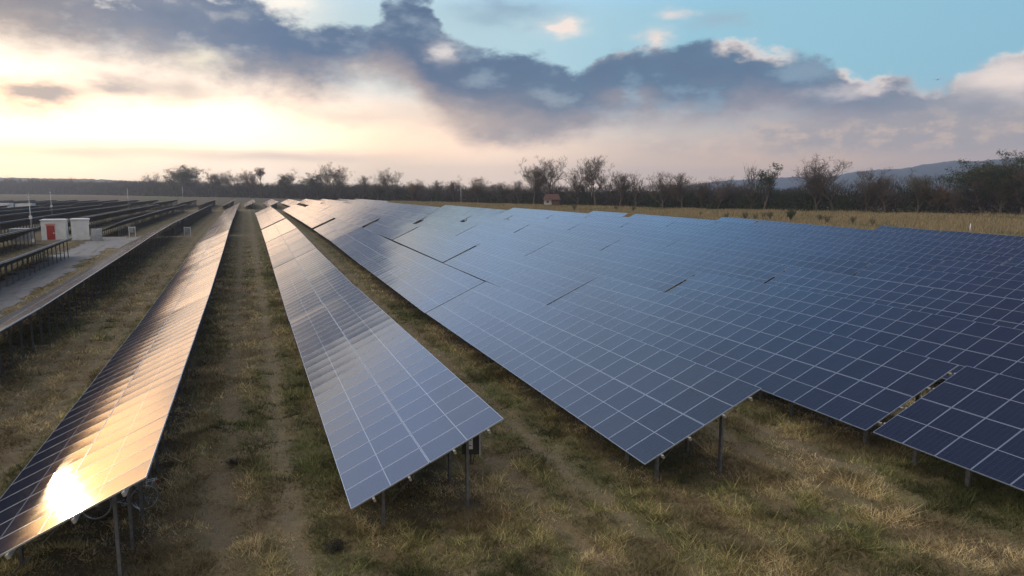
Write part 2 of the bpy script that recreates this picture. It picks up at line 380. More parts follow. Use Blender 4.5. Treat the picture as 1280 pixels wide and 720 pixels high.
# gravel service road and its apron by the cabins
gravel = bpy.data.materials.new('gravel'); gravel.use_nodes = True; b = NB(gravel.node_tree); p = gravel.node_tree.nodes['Principled BSDF']
pos = b.n('ShaderNodeNewGeometry').outputs['Position']
vo = b.n('ShaderNodeTexVoronoi'); b.put(vo.inputs['Vector'], pos); vo.inputs['Scale'].default_value = 9
gc = b.mix(b.step(b.noise(pos, 1.1, 5, .7), .35, .65), (.12, .112, .104), (.22, .205, .19))
gc = b.mix(b.mul(vo.outputs['Distance'], .9), gc, (.27, .255, .24))
gc = b.mix(b.mul(b.step(b.noise(b.xyz(b.mul(b.sep(pos)[0], 1.4), b.mul(b.sep(pos)[1], .12)), 1.0, 4, .6), .52, .66), .6), gc, (.10, .095, .07))
b.put(p.inputs['Base Color'], gc); p.inputs['Roughness'].default_value = .95
bu = b.n('ShaderNodeBump'); bu.inputs['Strength'].default_value = .8; bu.inputs['Distance'].default_value = .04; b.put(bu.inputs['Height'], vo.outputs['Distance']); b.put(p.inputs['Normal'], bu.outputs[0])
rx = np.arange(-32, -11, .25); ry = np.arange(20, 130, .35)
RX, RY = np.meshgrid(rx, ry); on = onroad(RX, RY)
RZ = np.interp(RY, _yy, _zz) + relief(RX, RY) + .02 + .03 * vnoise(RX, RY, 1.2, 8)
ii = (np.arange(len(ry) - 1)[:, None] * len(rx) + np.arange(len(rx) - 1)[None, :])
ok = on[:-1, :-1] & on[1:, 1:] & on[1:, :-1] & on[:-1, 1:]
ii = ii[ok].ravel(); n_ = len(rx)
tag(link('gravel_road', fastmesh('gravel_road', np.c_[RX.ravel(), RY.ravel(), RZ.ravel()], np.c_[ii, ii + 1, ii + 1 + n_, ii + n_], [gravel], smooth=True)), kind='structure')

# ------------------------------------------------------------------ hills
def hills(name, pts, Rf, colour, seed, depth=1500):
    az_ = np.arange(pts[0][0], pts[-1][0], .12); e_ = np.interp(az_, [q[0] for q in pts], [q[1] for q in pts])
    prof = [(-.0, 0), (.12, .12), (.3, .38), (.5, .62), (.75, .86), (1.0, 1.0), (1.25, .85), (1.7, .4), (2.2, 0)]
    V = []; h = e_ * 0
    for j, (t, q) in enumerate(prof):
        r = Rf + depth * t; H = (np.tan(np.radians(e_)) * (Rf + depth) + CAMZ) * q
        nse = np.array([mnoise.fractal(Vector((a * .35 * (1 if t < .9 else 1), t * 2 + seed, 0)), 1.0, 2.0, 4) for a in az_])
        wig = (vnoise(az_ * 10, az_ * 0, 1.6, seed) - .5) * 4.0 * (q > .8)
        V.append(np.c_[np.sin(np.radians(az_)) * r, np.cos(np.radians(az_)) * r, np.maximum(H + nse * 10 * q * (1 - q) * 3 + wig, 0) - 2 * (q == 0) + 1.5])
    V = np.concatenate(V); n = len(az_); k = len(prof)
    ii = (np.arange(k - 1)[:, None] * n + np.arange(n - 1)[None, :]).ravel()
    F = np.c_[ii, ii + 1, ii + 1 + n, ii + n]
    tag(link(name, fastmesh(name, V, F, [mat(name, colour, .95, var=.35, scale=.006)], smooth=True)), kind='structure')
hills('hills', [(33, .2), (37, .7), (40, .86), (41.2, .93), (44.4, .97), (45.5, 1.22), (47.5, 1.43), (49, 1.48), (50.4, 1.75), (51.8, 1.95), (53.2, 1.89), (54.1, 1.95), (55.8, 2.1), (58.2, 2.3), (62, 2.5), (70, 1.8), (78, .3)], 1900, (.026, .048, .078), 3, 600)
hills('far_ridge', [(-34, .5), (-22, .85), (-16.8, .79), (-15.1, .78), (-12.5, .76), (-9.7, .72), (-7.8, .64), (-3.7, .38), (0, .15), (3, .02)], 1950, (.13, .12, .06), 5, 500)

# ------------------------------------------------------------------ solar modules
glass = bpy.data.materials.new('module_glass'); glass.use_nodes = True; b = NB(glass.node_tree); p = glass.node_tree.nodes['Principled BSDF']
uv = b.n('ShaderNodeUVMap').outputs[0]; U, Vv, _ = b.sep(uv)
def lines(x, n, w):        # thin lines at every 1/n
    f = b.m('FRACT', b.mul(x, n)); d = b.m('ABSOLUTE', b.sub(f, .5)); return b.m('GREATER_THAN', d, .5 - w * n / 2)
cell = b.m('MAXIMUM', lines(U, 6, .006), lines(Vv, 24, .0022))
bus = lines(b.add(U, .5 / 60), 60, .0030)
gap = b.m('LESS_THAN', b.m('ABSOLUTE', b.sub(Vv, .5)), .0055)
edge = b.m('MAXIMUM', b.m('GREATER_THAN', b.m('ABSOLUTE', b.sub(U, .5)), .487), b.m('GREATER_THAN', b.m('ABSOLUTE', b.sub(Vv, .5)), .4935))
oi = b.n('ShaderNodeObjectInfo').outputs['Random']
cn = b.noise(b.xyz(b.mul(b.m('FLOOR', b.mul(U, 6)), 3.1), b.mul(b.m('FLOOR', b.mul(Vv, 24)), 1.7), b.mul(oi, 50)), 1.0, 1)
cc = b.mix(cn, (.006, .008, .020), (.011, .015, .034))
cc = b.mix(b.mul(bus, .55), cc, (.085, .10, .155))
cc = b.mix(b.mul(cell, .50), cc, (.07, .085, .12))
cc = b.mix(gap, cc, (.24, .27, .33)); cc = b.mix(edge, cc, (.15, .17, .20))
b.put(p.inputs['Base Color'], cc); p.inputs['IOR'].default_value = 1.5
dirt = b.noise(b.n('ShaderNodeTexCoord').outputs['Object'], 2.2, 5, .6)
b.put(p.inputs['Roughness'], b.lin(dirt, .3, .7, .075, .12)); p.inputs['Specular IOR Level'].default_value = .62
alu = mat('aluminium_frame', (.50, .53, .58), .38, .75, .06, 2)
back = mat('module_backsheet', (.20, .20, .21), .7, 0, .15, 3)
steel = mat('galvanised_steel', (.17, .175, .185), .5, .5, .25, 6)
purm = mat('purlin_steel', (.42, .39, .34), .5, .6, .1, 8)
HX = 2.095 / 2; HY = 1.046 / 2; FR = .0135; SAG = .0022
def module_arrays(ntx=2, nty=6):
    """one framed panel centred at the origin: verts, quads, uv per loop, material"""
    V = []; Q = []; UVs = []; MI = []
    def quad(a, uvs=None, m=1):
        i = len(V); V.extend(a); Q.append((i, i + 1, i + 2, i + 3)); UVs.extend(uvs or [(0, 0)] * 4); MI.append(m)
    X0, Y0 = HX, HY; X1, Y1 = HX - FR, HY - FR
    for s in (1, -1):
        quad([(s * X0, -Y0 * s, 0), (s * X0, Y0 * s, 0), (s * X1, Y1 * s, 0), (s * X1, -Y1 * s, 0)])
        quad([(X0 * s, Y0 * s, 0), (-X0 * s, Y0 * s, 0), (-X1 * s, Y1 * s, 0), (X1 * s, Y1 * s, 0)])
    h = -.035
    for a, c in (((X0, -Y0), (X0, Y0)), ((X0, Y0), (-X0, Y0)), ((-X0, Y0), (-X0, -Y0)), ((-X0, -Y0), (X0, -Y0))):
        quad([(a[0], a[1], h), (c[0], c[1], h), (c[0], c[1], 0), (a[0], a[1], 0)])
    quad([(-X0, Y0, h), (X0, Y0, h), (X0, -Y0, h), (-X0, -Y0, h)], m=2)
    gi = len(V); xs = np.linspace(-X1, X1, ntx + 1); ys = np.linspace(-Y1, Y1, nty + 1)
    for x in xs:
        for y in ys: V.append((x, y, -.0015 - SAG * (1 - (y / Y1) ** 2)))
    for i in range(ntx):
        for j in range(nty):
            a = gi + i * (nty + 1) + j; bq = a + nty + 1
            Q.append((a, bq, bq + 1, a + 1)); MI.append(0)
            for (ix, iy) in ((i, j), (i + 1, j), (i + 1, j + 1), (i, j + 1)):
                UVs.append(((iy / nty) * .968 + .016, (ix / ntx) * .985 + .0075))
    return np.array(V), np.array(Q), np.array(UVs), np.array(MI)
def mesh_uv(name, V, Q, UVs, MI):
    me = fastmesh(name, V, Q, [glass, alu, back], MI)
    l = me.uv_layers.new(name='UVMap'); l.data.foreach_set('uv', UVs.astype(np.float32).ravel())
    me.polygons.foreach_set('use_smooth', (MI == 0)); return me
mV, mQ, mU, mM = module_arrays(2, 6)
mod_mesh = mesh_uv('solar_panel', mV, mQ, mU, mM)
NM = 24
def slots(n=NM):
    """panel centres in the plane of a table: (slope distance, y)"""
    return [((j + .5) * 2.11 , (i + .5) * MW) for j in range(2) for i in range(n)]
CT, ST = math.cos(TILT), math.sin(TILT)
def jit(i, ph): return (R(.20) * math.sin(i * .9 + ph) * .5 + random.gauss(0, R(.10)), random.gauss(0, R(.10)))
def merged(n, seed):
    random.seed(seed); sV, sQ, sU, sM = module_arrays(1, 4); VV = []; QQ = []; off = 0
    for k, (s, y) in enumerate(slots(n)):
        jx, jy = jit(k, seed); M = Euler((jx, -TILT + jy, 0)).to_matrix()
        P = sV @ np.array(M).T + np.array([s * CT, y, LOWH + s * ST]); VV.append(P); QQ.append(sQ + off); off += len(P)
    return mesh_uv('panel_surface', np.concatenate(VV), np.concatenate(QQ), np.tile(sU, (len(QQ), 1)), np.tile(sM, len(QQ)))
surfs = {}
def surface(n, s):
    if (n, s) not in surfs: surfs[(n, s)] = merged(n, s)
    return surfs[(n, s)]
# posts, rafters, purlins (local: x up the slope, y along the row, z from the ground)
XS, XT = .90, 3.10; PS = (.57, 1.52, 2.76, 3.74); PN = 15
def zat(x): return LOWH + x * ST / CT
def cprof(w, d, t=.008): return [(-w, -d), (w, -d), (w, -d + t), (-w + t, -d + t), (-w + t, d - t), (w, d - t), (w, d), (-w, d)]
def post_mesh(x):
    mb = MB(); H = zat(x) - .19; i = len(mb.v); pr = cprof(.035, .06)
    for z in (-.35, H):
        for a, c in pr: mb.v.append((a, c, z))
    n = len(pr)
    for k in range(n): mb.f.append((i + k, i + (k + 1) % n, i + n + (k + 1) % n, i + n + k)); mb.mi.append(0); mb.sm.append(False)
    mb.f.append(tuple(i + n + k for k in range(n))); mb.mi.append(0); mb.sm.append(False)
    mb.box((0, .012, H - .10), (.05, .004, .09)); return mb.mesh('post', [steel])
post_s, post_t = post_mesh(XS), post_mesh(XT)
def rafter_geo(mb, y):
    M = Matrix.Translation((0, y, 0)) @ Matrix.Translation((0, 0, LOWH)) @ Matrix.Rotation(-TILT, 4, 'Y')
    mb.box((2.1, 0, -.16), (1.85, .022, .04), 0, M)
    mb.tube((XS, y, zat(XS) - .95 if zat(XS) > 1.1 else .3), (XT - .9, y, zat(XT - .9) - .22), .018, n=4)
mb = MB(); rafter_geo(mb, 0); rafter_mesh = mb.mesh('rafter', [steel])
def purlin_mesh(n):
    mb = MB(); L = n * MW; h = .028
    mb.prism([(-h, -.045), (h, -.045), (h, .045), (-h, .045)], -.09, L + .08); return mb.mesh('purlin', [purm])
purl = {}
def purlin(n):
    if n not in purl: purl[n] = purlin_mesh(n)
    return purl[n]
fr_ = {}
def frame_low(n):
    if n not in fr_:
        mb = MB(); L = n * MW; k = max(2, round((L - 1.6) / 1.7) + 1)
        for i in range(k):
            y = .8 + (L - 1.6) * i / (k - 1)
            for x in (XS, XT): mb.box((x, y, (zat(x) - .55) / 2), (.035, .06, (zat(x) + .15) / 2))
            M = Matrix.Translation((0, y, LOWH)) @ Matrix.Rotation(-TILT, 4, 'Y'); mb.box((2.1, 0, -.16), (1.85, .022, .04), 0, M)
        for s in PS:
            M = Matrix.Translation((0, L / 2, LOWH)) @ Matrix.Rotation(-TILT, 4, 'Y'); mb.box((s, 0, -.08), (.028, L / 2 + .1, .042), 0, M)
        fr_[n] = mb.mesh('support_frame', [steel])
    return fr_[n]

# camera test used only to decide which tables can be seen at all
cw = cam.rotation_euler.to_matrix(); FPX = 886.15
def pix(P):
    q = cw.transposed() @ (Vector(P) - cam.location)
    if q.z > -.3: return None
    return 640 + FPX * q.x / -q.z, 360 - FPX * q.y / -q.z, -q.z
def seen(x0, y0, L, z):
    """share of the table's outline that falls in (or just outside) the frame"""
    for t in np.linspace(0, 1, 9):
        for s in (0, .5, 1):
            q = pix((x0 + s * SLOPE * CT, y0 + L * t, z + LOWH + s * SLOPE * ST))
            if q and -25 < q[0] < 1305 and -10 < q[1] < 735: return True
    return False
ORD = ['', 'first', 'second', 'third', 'fourth', 'fifth', 'sixth', 'seventh', 'eighth', 'ninth', 'tenth', 'eleventh', 'twelfth', 'thirteenth', 'fourteenth', 'fifteenth']
GRP = 'tilted solar tables set out in long rows on the grass'
def rowname(k):
    d = k + 1
    if d == 0: return 'the sun-glint row'
    return '%s row %s of sun-glint row' % (ORD[abs(d)], 'right' if d > 0 else 'left')
def table(k, x0, y0, n, idx, block):
    L = n * MW; drop = -.22 if k <= -2 and block == 'main' else 0; za, zb = gz(y0) + drop, gz(y0 + L) + drop
    if not seen(x0, y0, L, (za + zb) / 2): return False
    dist = max(0.1, y0)
    t = empty('solar_table', (x0, y0, za), rot=(math.atan2(zb - za, L) + random.gauss(0, R(.06)), random.gauss(0, R(.22)) if y0 > 40 else 0, 0))
    if block == 'far': lab = 'distant solar table, %s of far block, %s' % (ORD[idx], rowname(k))
    elif k < -1: lab = 'edge-on solar table with dark underside, %s from near end, %s' % (ORD[idx], rowname(k))
    elif k <= 0: lab = 'warm sky-reflecting solar table, %s from near end, %s' % (ORD[idx], rowname(k))
    else: lab = 'blue solar table, %s from the near end, %s' % (ORD[idx], rowname(k))
    tag(t, lab, 'solar table', GRP)
    ph = random.random() * 6
    near = (y0 < 64 and k >= -1) or (y0 < 30)
    if near:
        for q, (s, y) in enumerate(slots(n)):
            jx, jy = jit(q, ph)
            link('solar_panel', mod_mesh, t, (s * CT, y, LOWH + s * ST), (jx, -TILT + jy, 0))
    else:
        link('panel_surface', surface(n, int(ph) % 4), t)
    posts = (y0 < 64 and k in (-1, 0, 1)) or (k in (1, 2, 3) and y0 < 30) or (k in (-2, -3) and y0 < 90) or (k in (-4,) and y0 < 110)
    if posts:
        kk = max(2, round((L - 1.6) / 1.7) + 1)
        for i in range(kk):
            y = .8 + (L - 1.6) * i / (kk - 1)
            link('post', post_s, t, (XS, y, 0)); link('post', post_t, t, (XT, y, 0))
            link('rafter', rafter_mesh, t, (0, y, 0))
        for s in PS:
            link('purlin', purlin(n), t, (s * CT + .08 * ST, 0, LOWH + s * ST - .08 * CT), (0, -TILT, 0))
    else: link('support_frame', frame_low(n), t)
    return True
random.seed(5)
G1 = 119.3
ends = {10: 78, 9: 103, 8: 137, 7: 165, 6: 199}
for k in range(-12, 11):
    x0 = LOWX + k * PITCH; idx = 1
    starts = [(-9.55, 24), (16.15, 24), (41.85, 24), (67.5, 24), (93.3, 24)] + [(121.4 + 25.68 * i, 24) for i in range(5)]
    if k <= 1: starts[0] = None
    if k == -1: starts[1] = (15.2, 25)
    if k == -3: starts[3] = (67.5, 22); starts[4] = None; starts[5] = (123.0, 22)
    if k == -4: starts[4] = (93.3, 17); starts[5] = (131.0, 15)
    if k == 0: starts = starts[:-2]
    if k == 1: starts = starts[:-1]
    for st in starts:
        if st is None: continue
        y0, n = st; e = ends.get(k, 1e9)
        if y0 > e - 4: continue
        if y0 + n * MW > e: n = max(4, int((e - y0) / MW))
        if k < -4 and y0 + n * MW < -x0 / .32: continue
        if table(k, x0, y0, n, idx, 'main'): idx += 1
for k in range(-14, 7):
    x0 = -.86 + k * PITCH; idx = 1
    for y0 in (270.5, 299.5, 328.5):
        if table(k, x0, y0, 27, idx, 'far'): idx += 1

# ------------------------------------------------------------------ cabins, boxes, masts
white = mat('white_paint', (.60, .62, .64), .45, 0, .08, 1.5); redp = mat('red_paint', (.30, .025, .02), .5, 0, .15, 3)
pinkp = mat('faded_red_paint', (.50, .22, .20), .6, 0, .1, 3); greyp = mat('grey_paint', (.24, .25, .27), .5, 0, .15, 2)
dk = mat('dark_rubber', (.02, .02, .022), .6); conc = mat('concrete', (.30, .29, .27), .9, 0, .2, 3, .3)
def cabin(name, loc, rz, w, d, h, label, door=None, vent=False, group=None):
    t = empty(name, loc, rz); tag(t, label, 'cabin', group)
    mb = MB(); mb.box((0, 0, .09), (w / 2 + .08, d / 2 + .08, .13)); mb.build('base', conc, t)
    mb = MB(); mb.box((0, 0, .22 + h / 2), (w / 2, d / 2, h / 2))
    for i in range(int(w / .55)):
        x = -w / 2 + .3 + i * .55; mb.box((x, -d / 2 - .012, .22 + h / 2), (.012, .012, h / 2 - .06))
    mb.build('wall', white, t)
    mb = MB(); mb.box((0, 0, .22 + h + .07), (w / 2 + .10, d / 2 + .10, .07)); mb.box((0, 0, .22 + h + .16), (w / 2 - .05, d / 2 - .05, .02)); mb.build('roof', white, t)
    if door:
        mb = MB(); mb.box((door, -d / 2 - .045, .22 + 1.0), (.48, .02, .98)); dr = mb.build('door', redp, t)
        mb = MB(); mb.box((door + .36, -d / 2 - .09, 1.15), (.05, .025, .10)); mb.build('handle', white, dr)
        mb = MB(); mb.box((door, -d / 2 - .06, .22 + 2.16), (.58, .05, .10)); mb.build('canopy', pinkp, t)
    if vent:
        mb = MB()
        pts = [(w / 2 + .03, -d / 2 + .35 + .28 * math.sin(a * .5), .75 + a * .22) for a in range(8)]
        for a, c in zip(pts, pts[1:]): mb.tube(a, c, .07, n=8)
        mb.build('cable_duct', dk, t)
    return t
cabin('equipment_cabin', (-25.6, 116.6, gz(116)), R(5), 2.95, 2.3, 2.65, 'white flat-roofed cabin with a red door beside the gravel road', door=-.35, group='white cabins by the gravel road')
cabin('equipment_cabin', (-22.15, 115.2, gz(115)), R(8), 2.15, 2.2, 2.75, 'plain white cabin with a black duct, right of the red-door cabin', vent=True, group='white cabins by the gravel road')
t = cabin('equipment_cabin', (-71.5, 266, gz(266)), R(-16), 4.0, 2.5, 2.3, 'small pale distant cabin, nearer the left edge of the photo', group='far white cabins among the rows')
cabin('equipment_cabin', (-66.0, 266.5, gz(266)), R(-16), 4.9, 2.5, 2.1, 'long low pale distant cabin, right one of the distant pair', group='far white cabins among the rows')
# mesh crate wall right of the cabins
t = empty('mesh_crate', (-20.05, 114.2, gz(113)), R(8)); tag(t, 'low pale wire mesh crate standing against the plain white cabin', 'crate')
mb = MB()
for z in np.linspace(.06, 1.75, 9): mb.tube((-.65, -.6, z), (.65, -.6, z), .012, n=4); mb.tube((.65, -.6, z), (.65, .6, z), .012, n=4)
for x in np.linspace(-.65, .65, 9): mb.tube((x, -.6, .05), (x, -.6, 1.78), .012, n=4)
for y in np.linspace(-.6, .6, 7): mb.tube((.65, y, .05), (.65, y, 1.78), .012, n=4)
mb.build('wire_mesh', alu, t)
mb = MB(); mb.box((0, 0, .9), (.60, .55, .82)); mb.build('liner', mat('pale_liner', (.40, .42, .43), .7, 0, .25, 4), t)
t = empty('transformer', (-29.6, 116.5, gz(116)), R(-5)); tag(t, 'grey transformer box behind the mast, left of the red-door cabin', 'transformer')
mb = MB(); mb.box((0, 0, .85), (1.15, .8, .85)); mb.build('housing', greyp, t)
mb = MB()
for i in range(9): mb.box((-1.0 + i * .25, -.88, .9), (.012, .07, .65))
mb.build('cooling_fins', greyp, t)
mb = MB(); mb.box((0, 0, 1.76), (1.22, .88, .05)); mb.build('lid', greyp, t)
def mast(x, y, h, label, lamp=True, thin=.05):
    t = empty('mast', (x, y, gz(y) - .05)); tag(t, label, 'mast', 'thin masts among the rows')
    mb = MB(); mb.tube((0, 0, 0), (0, 0, h), thin * 1.3, thin * .8, 8); mb.build('pole', mastm, t)
    mb = MB(); mb.box((0, 0, .2), (.18, .18, .22)); mb.build('base', white, t)
    if lamp:
        mb = MB(); mb.box((.0, -.12, h - .15), (.10, .2, .07)); mb.tube((0, 0, h), (0, 0, h + .5), .015, n=4); mb.build('camera_head', white, t)
        mb = MB(); mb.box((0.02, -.10, h * .55), (.18, .1, .22)); mb.build('junction_box', white, t)
    return t
mastm = mat('mast_paint', (.42, .43, .45), .5, .3, .1, 2)
mast(-27.9, 114.6, 6.3, 'tall thin grey mast standing left of the red-door cabin')
mast(-38.0, 172, 6.6, 'thin grey mast rising behind the red-door cabin')
mast(-41.5, 300, 7.3, 'pale thin mast above the distant row ends, left of the tree tops', thin=.09)
mast(-30, 395, 8.6, 'faint mast before the misty woods left of the far tables', lamp=False, thin=.09)
mast(93, 318, 8.0, 'pale mast standing before the dark thicket behind the middle rows', lamp=False, thin=.10)
mast(134, 266, 7.5, 'thin pale pole in the dry field right of the red-roofed hut', lamp=False, thin=.07)
mast(185, 163, 4.8, 'white-based post in the dry field below the hills', lamp=False, thin=.08)
def stake(x, y, h, label):
    t = empty('marker_stake', (x, y, gz(y))); tag(t, label, 'stake', 'white marker stakes')
    mb = MB(); mb.tube((0, 0, -.1), (0, 0, h), .09, .08, 8); mb.build('post', white, t); mb = MB(); mb.tube((0, 0, h), (0, 0, h + .12), .10, .03, 8); mb.build('cap', white, t)
stake(119, 89, 1.5, 'short white stake at the field edge behind the rightmost panels')
stake(-29.7, 93, 2.0, 'short white stake among the rows at the left edge of the photo')
stake(141, 266, 1.3, 'small white stake in the dry field near the red-roofed hut')
stake(184, 181, 1.2, 'small white stake below the thicket, under the bare trees by the hills')
# inverter boxes
def inverter(x, y, z, rz, label, s=1.0):
    t = empty('inverter_box', (x, y, z), rz); t.scale = (s,) * 3; tag(t, label, 'inverter', 'inverter boxes hung under the tables')
    mb = MB(); mb.box((0, 0, 0), (.27, .11, .36)); mb.build('housing', dk, t)
    mb = MB(); mb.box((-.02, -.125, .02), (.09, .012, .20)); f = mb.build('front_panel', white, t)
    mb = MB()
    for zz in (-.06, .12): mb.box((-.02, -.142, zz), (.05, .006, .012))
    mb.build('label_plate', dk, f)
    mb = MB(); mb.box((.29, 0, 0), (.015, .15, .40)); mb.box((0, 0, .385), (.30, .15, .015)); mb.build('rain_cover', alu, t)
    mb = MB()
    for q in (-.12, 0, .12): mb.tube((q, 0, -.36), (q * .5, .02, -.75), .018, n=5)
    mb.build('cable', dk, t)
inverter(LOWX + 3.22, 17.0, 1.78, R(-20), 'grey inverter box on the end post of the centre row', .82)
def rack(x, y, label):
    t = empty('inverter_rack', (x, y, gz(y))); tag(t, label, 'inverter rack', 'white inverter racks'); s = R(-5)
    mb = MB(); mb.box((-.42, 0, .75), (.05, .05, .8)); mb.box((.42, 0, .75), (.05, .05, .8)); mb.box((0, 0, 1.45), (.47, .04, .05)); mb.build('stand', white, t)
    mb = MB(); mb.box((-.05, -.08, 1.0), (.26, .12, .36)); mb.build('housing', greyp, t)
rack(LOWX - 3 * PITCH + 5.2, 121.8, 'white inverter rack at the end of a row behind the gravel apron')
rack(LOWX - 2 * PITCH + 5.2, 118.6, 'white inverter rack beside the dark underside, right of the gravel apron')

# ------------------------------------------------------------------ bicycle under the sun-glint table
t = empty('bicycle', (-3.40, 19.75, gz(19.75)), R(10)); tag(t, 'old silver bicycle parked under the near end of the sun-glint table', 'bicycle')
brt = mat('bike_chrome', (.62, .62, .62), .3, .9); bfr = mat('bike_frame_paint', (.05, .06, .09), .35, .2); tyre = mat('tyre_rubber', (.16, .155, .15), .7)
for x in (-.54, .54):
    w = empty('wheel', (x, 0, .35)); w.parent = t
    mb = MB(); mb.torus((0, 0, 0), .335, .017, n=40, k=8); mb.build('tyre', tyre, w)
    mb = MB(); mb.torus((0, 0, 0), .312, .011, n=40, k=6); mb.build('rim', brt, w)
    mb = MB()
    for i in range(24):
        a = 2 * PI * i / 24; mb.tube((0, .02 * (-1) ** i, 0), (.31 * math.cos(a), 0, .31 * math.sin(a)), .0016, n=3, cap=False)
    mb.build('spokes', brt, w)
    mb = MB(); mb.tube((0, -.05, 0), (0, .05, 0), .022, n=10); mb.build('hub', brt, w)
# rear wheel is the right one (+x)
mb = MB()
bb = (.08, 0, .29); seat = (.24, 0, .84); head = (-.33, 0, .82); headl = (-.37, 0, .66); ax = (.54, 0, .35)
for a, c, r in ((bb, seat, .017), (bb, headl, .018), (seat, head, .016), (head, headl, .021)): mb.tube(a, c, r, n=8)
for s in (-1, 1): mb.tube(bb, (ax[0], s * .055, ax[2]), .009, n=6); mb.tube((seat[0] - .01, 0, .78), (ax[0], s * .055, ax[2]), .008, n=6)
mb.build('frame', bfr, t)
mb = MB()
mb.tube(headl, (-.40, 0, .60), .02, n=8)
for s in (-1, 1): mb.tube((-.40, s * .045, .62), (-.52, s * .05, .40), .011, n=6); mb.tube((-.52, s * .05, .40), (-.54, s * .05, .35), .010, n=6)
mb.build('fork', brt, t)
mb = MB(); mb.tube(head, (-.30, 0, .98), .012, n=8)
pts = [(-.20, -.30, 1.0), (-.30, -.24, 1.03), (-.36, -.06, 1.0), (-.36, .06, 1.0), (-.30, .24, 1.03), (-.20, .30, 1.0)]
for a, c in zip(pts, pts[1:]): mb.tube(a, c, .012, n=8)
mb.tube((-.30, 0, .98), (-.36, 0, 1.0), .014, n=8)
hb = mb.build('handlebar', brt, t)
mb = MB(); mb.tube((-.20, -.30, 1.0), (-.10, -.31, .99), .018, n=8); mb.tube((-.20, .30, 1.0), (-.10, .31, .99), .018, n=8); mb.build('grips', dk, hb)
mb = MB()
for a, c, w0, w1_ in ((.10, .22, .03, .06), (.22, .40, .06, .13)):
    n = 3
    for i in range(n):
        x0, x1 = a + (c - a) * i / n, a + (c - a) * (i + 1) / n; u0, u1 = w0 + (w1_ - w0) * i / n, w0 + (w1_ - w0) * (i + 1) / n
        mb.poly([(x0, -u0, .95), (x1, -u1, .955), (x1, u1, .955), (x0, u0, .95)]); mb.poly([(x0, -u0, .95), (x0, -u0, .91), (x1, -u1, .905), (x1, -u1, .955)]); mb.poly([(x0, u0, .95), (x1, u1, .955), (x1, u1, .905), (x0, u0, .91)])
mb.poly([(.40, -.13, .955), (.40, -.13, .905), (.40, .13, .905), (.40, .13, .955)]); mb.tube((.24, 0, .84), (.26, 0, .93), .013, n=8)
mb.build('saddle', dk, t)
mb = MB()
for s in (-1, 1): mb.tube((.30, s * .06, .76), (.86, s * .065, .79), .008, n=6); mb.tube((.54, s * .06, .37), (.62, s * .065, .78), .006, n=5); mb.tube((.54, s * .06, .37), (.80, s * .065, .78), .006, n=5)
for x in (.34, .5, .66, .86): mb.tube((x, -.062, .765 + (x - .3) * .05), (x, .062, .765 + (x - .3) * .05), .007, n=5)
mb.build('luggage_rack', brt, t)
mb = MB(); mb.tube((.08, -.06, .29), (.08, .06, .29), .03, n=10); mb.torus((.08, .035, .29), .085, .006, n=24, k=4)
mb.tube((.08, .06, .29), (.20, .065, .18), .008, n=5); mb.tube((.08, -.06, .29), (-.04, -.065, .40), .008, n=5); mb.box((.20, .11, .18), (.045, .04, .012)); mb.box((-.04, -.11, .40), (.045, .04, .012))
mb.build('crank', brt, t)
mb = MB(); mb.box((.88, 0, .72), (.012, .03, .03)); mb.build('rear_reflector', mat('reflector_red', (.4, .03, .02), .3), t)
mb = MB(); mb.tube((.30, -.05, .30), (.44, -.22, .01), .008, n=5); mb.build('kickstand', brt, t)

# ------------------------------------------------------------------ red-roofed hut on stilts
t = empty('hut', (116.5, 267, gz(267)), R(-24)); tag(t, 'small stilted hut with a red tiled roof before the bare trees', 'hut'); t.scale = (.85,) * 3
wd = mat('hut_wood', (.12, .075, .05), .85, 0, .3, 2); rr = mat('roof_tiles', (.085, .040, .032), .85, 0, .25, 2)
mb = MB()
for x in (-3.4, -1.1, 1.1, 3.4):
    for y in (-2, 2): mb.box((x, y, .55), (.13, .13, .6))
mb.build('stilts', wd, t)
mb = MB(); mb.box((-1.9, 0, 2.3), (1.8, 2.2, 1.2)); mb.build('wall', mat('limewash', (.36, .35, .34), .85, 0, .2, 1), t)
mb = MB(); mb.box((1.8, .3, 2.3), (1.9, 1.9, 1.2))
for x in (.1, 1.9, 3.6): mb.box((x, -2.1, 2.3), (.08, .08, 1.2))
mb.box((1.8, -2.1, 1.9), (1.9, .05, .06)); mb.build('veranda', wd, t)
mb = MB(); mb.poly([(-4.3, -2.9, 3.45), (4.3, -2.9, 3.45), (3.0, 0, 6.1), (-3.0, 0, 6.1)]); mb.poly([(4.3, 2.9, 3.45), (-4.3, 2.9, 3.45), (-3.0, 0, 6.1), (3.0, 0, 6.1)])
mb.poly([(-4.3, 2.9, 3.45), (-4.3, -2.9, 3.45), (-3.0, 0, 6.1)]); mb.poly([(4.3, -2.9, 3.45), (4.3, 2.9, 3.45), (3.0, 0, 6.1)]); mb.poly([(-4.3, -2.9, 3.44), (-4.3, 2.9, 3.44), (4.3, 2.9, 3.44), (4.3, -2.9, 3.44)])
rf = mb.build('roof', rr, t); mb = MB(); mb.box((1.2, .6, 6.2), (.3, .3, .6)); mb.build('chimney', rr, rf)
mb = MB(); mb.box((-1.9, -2.23, 2.5), (.5, .03, .5)); mb.build('window', dk, t)

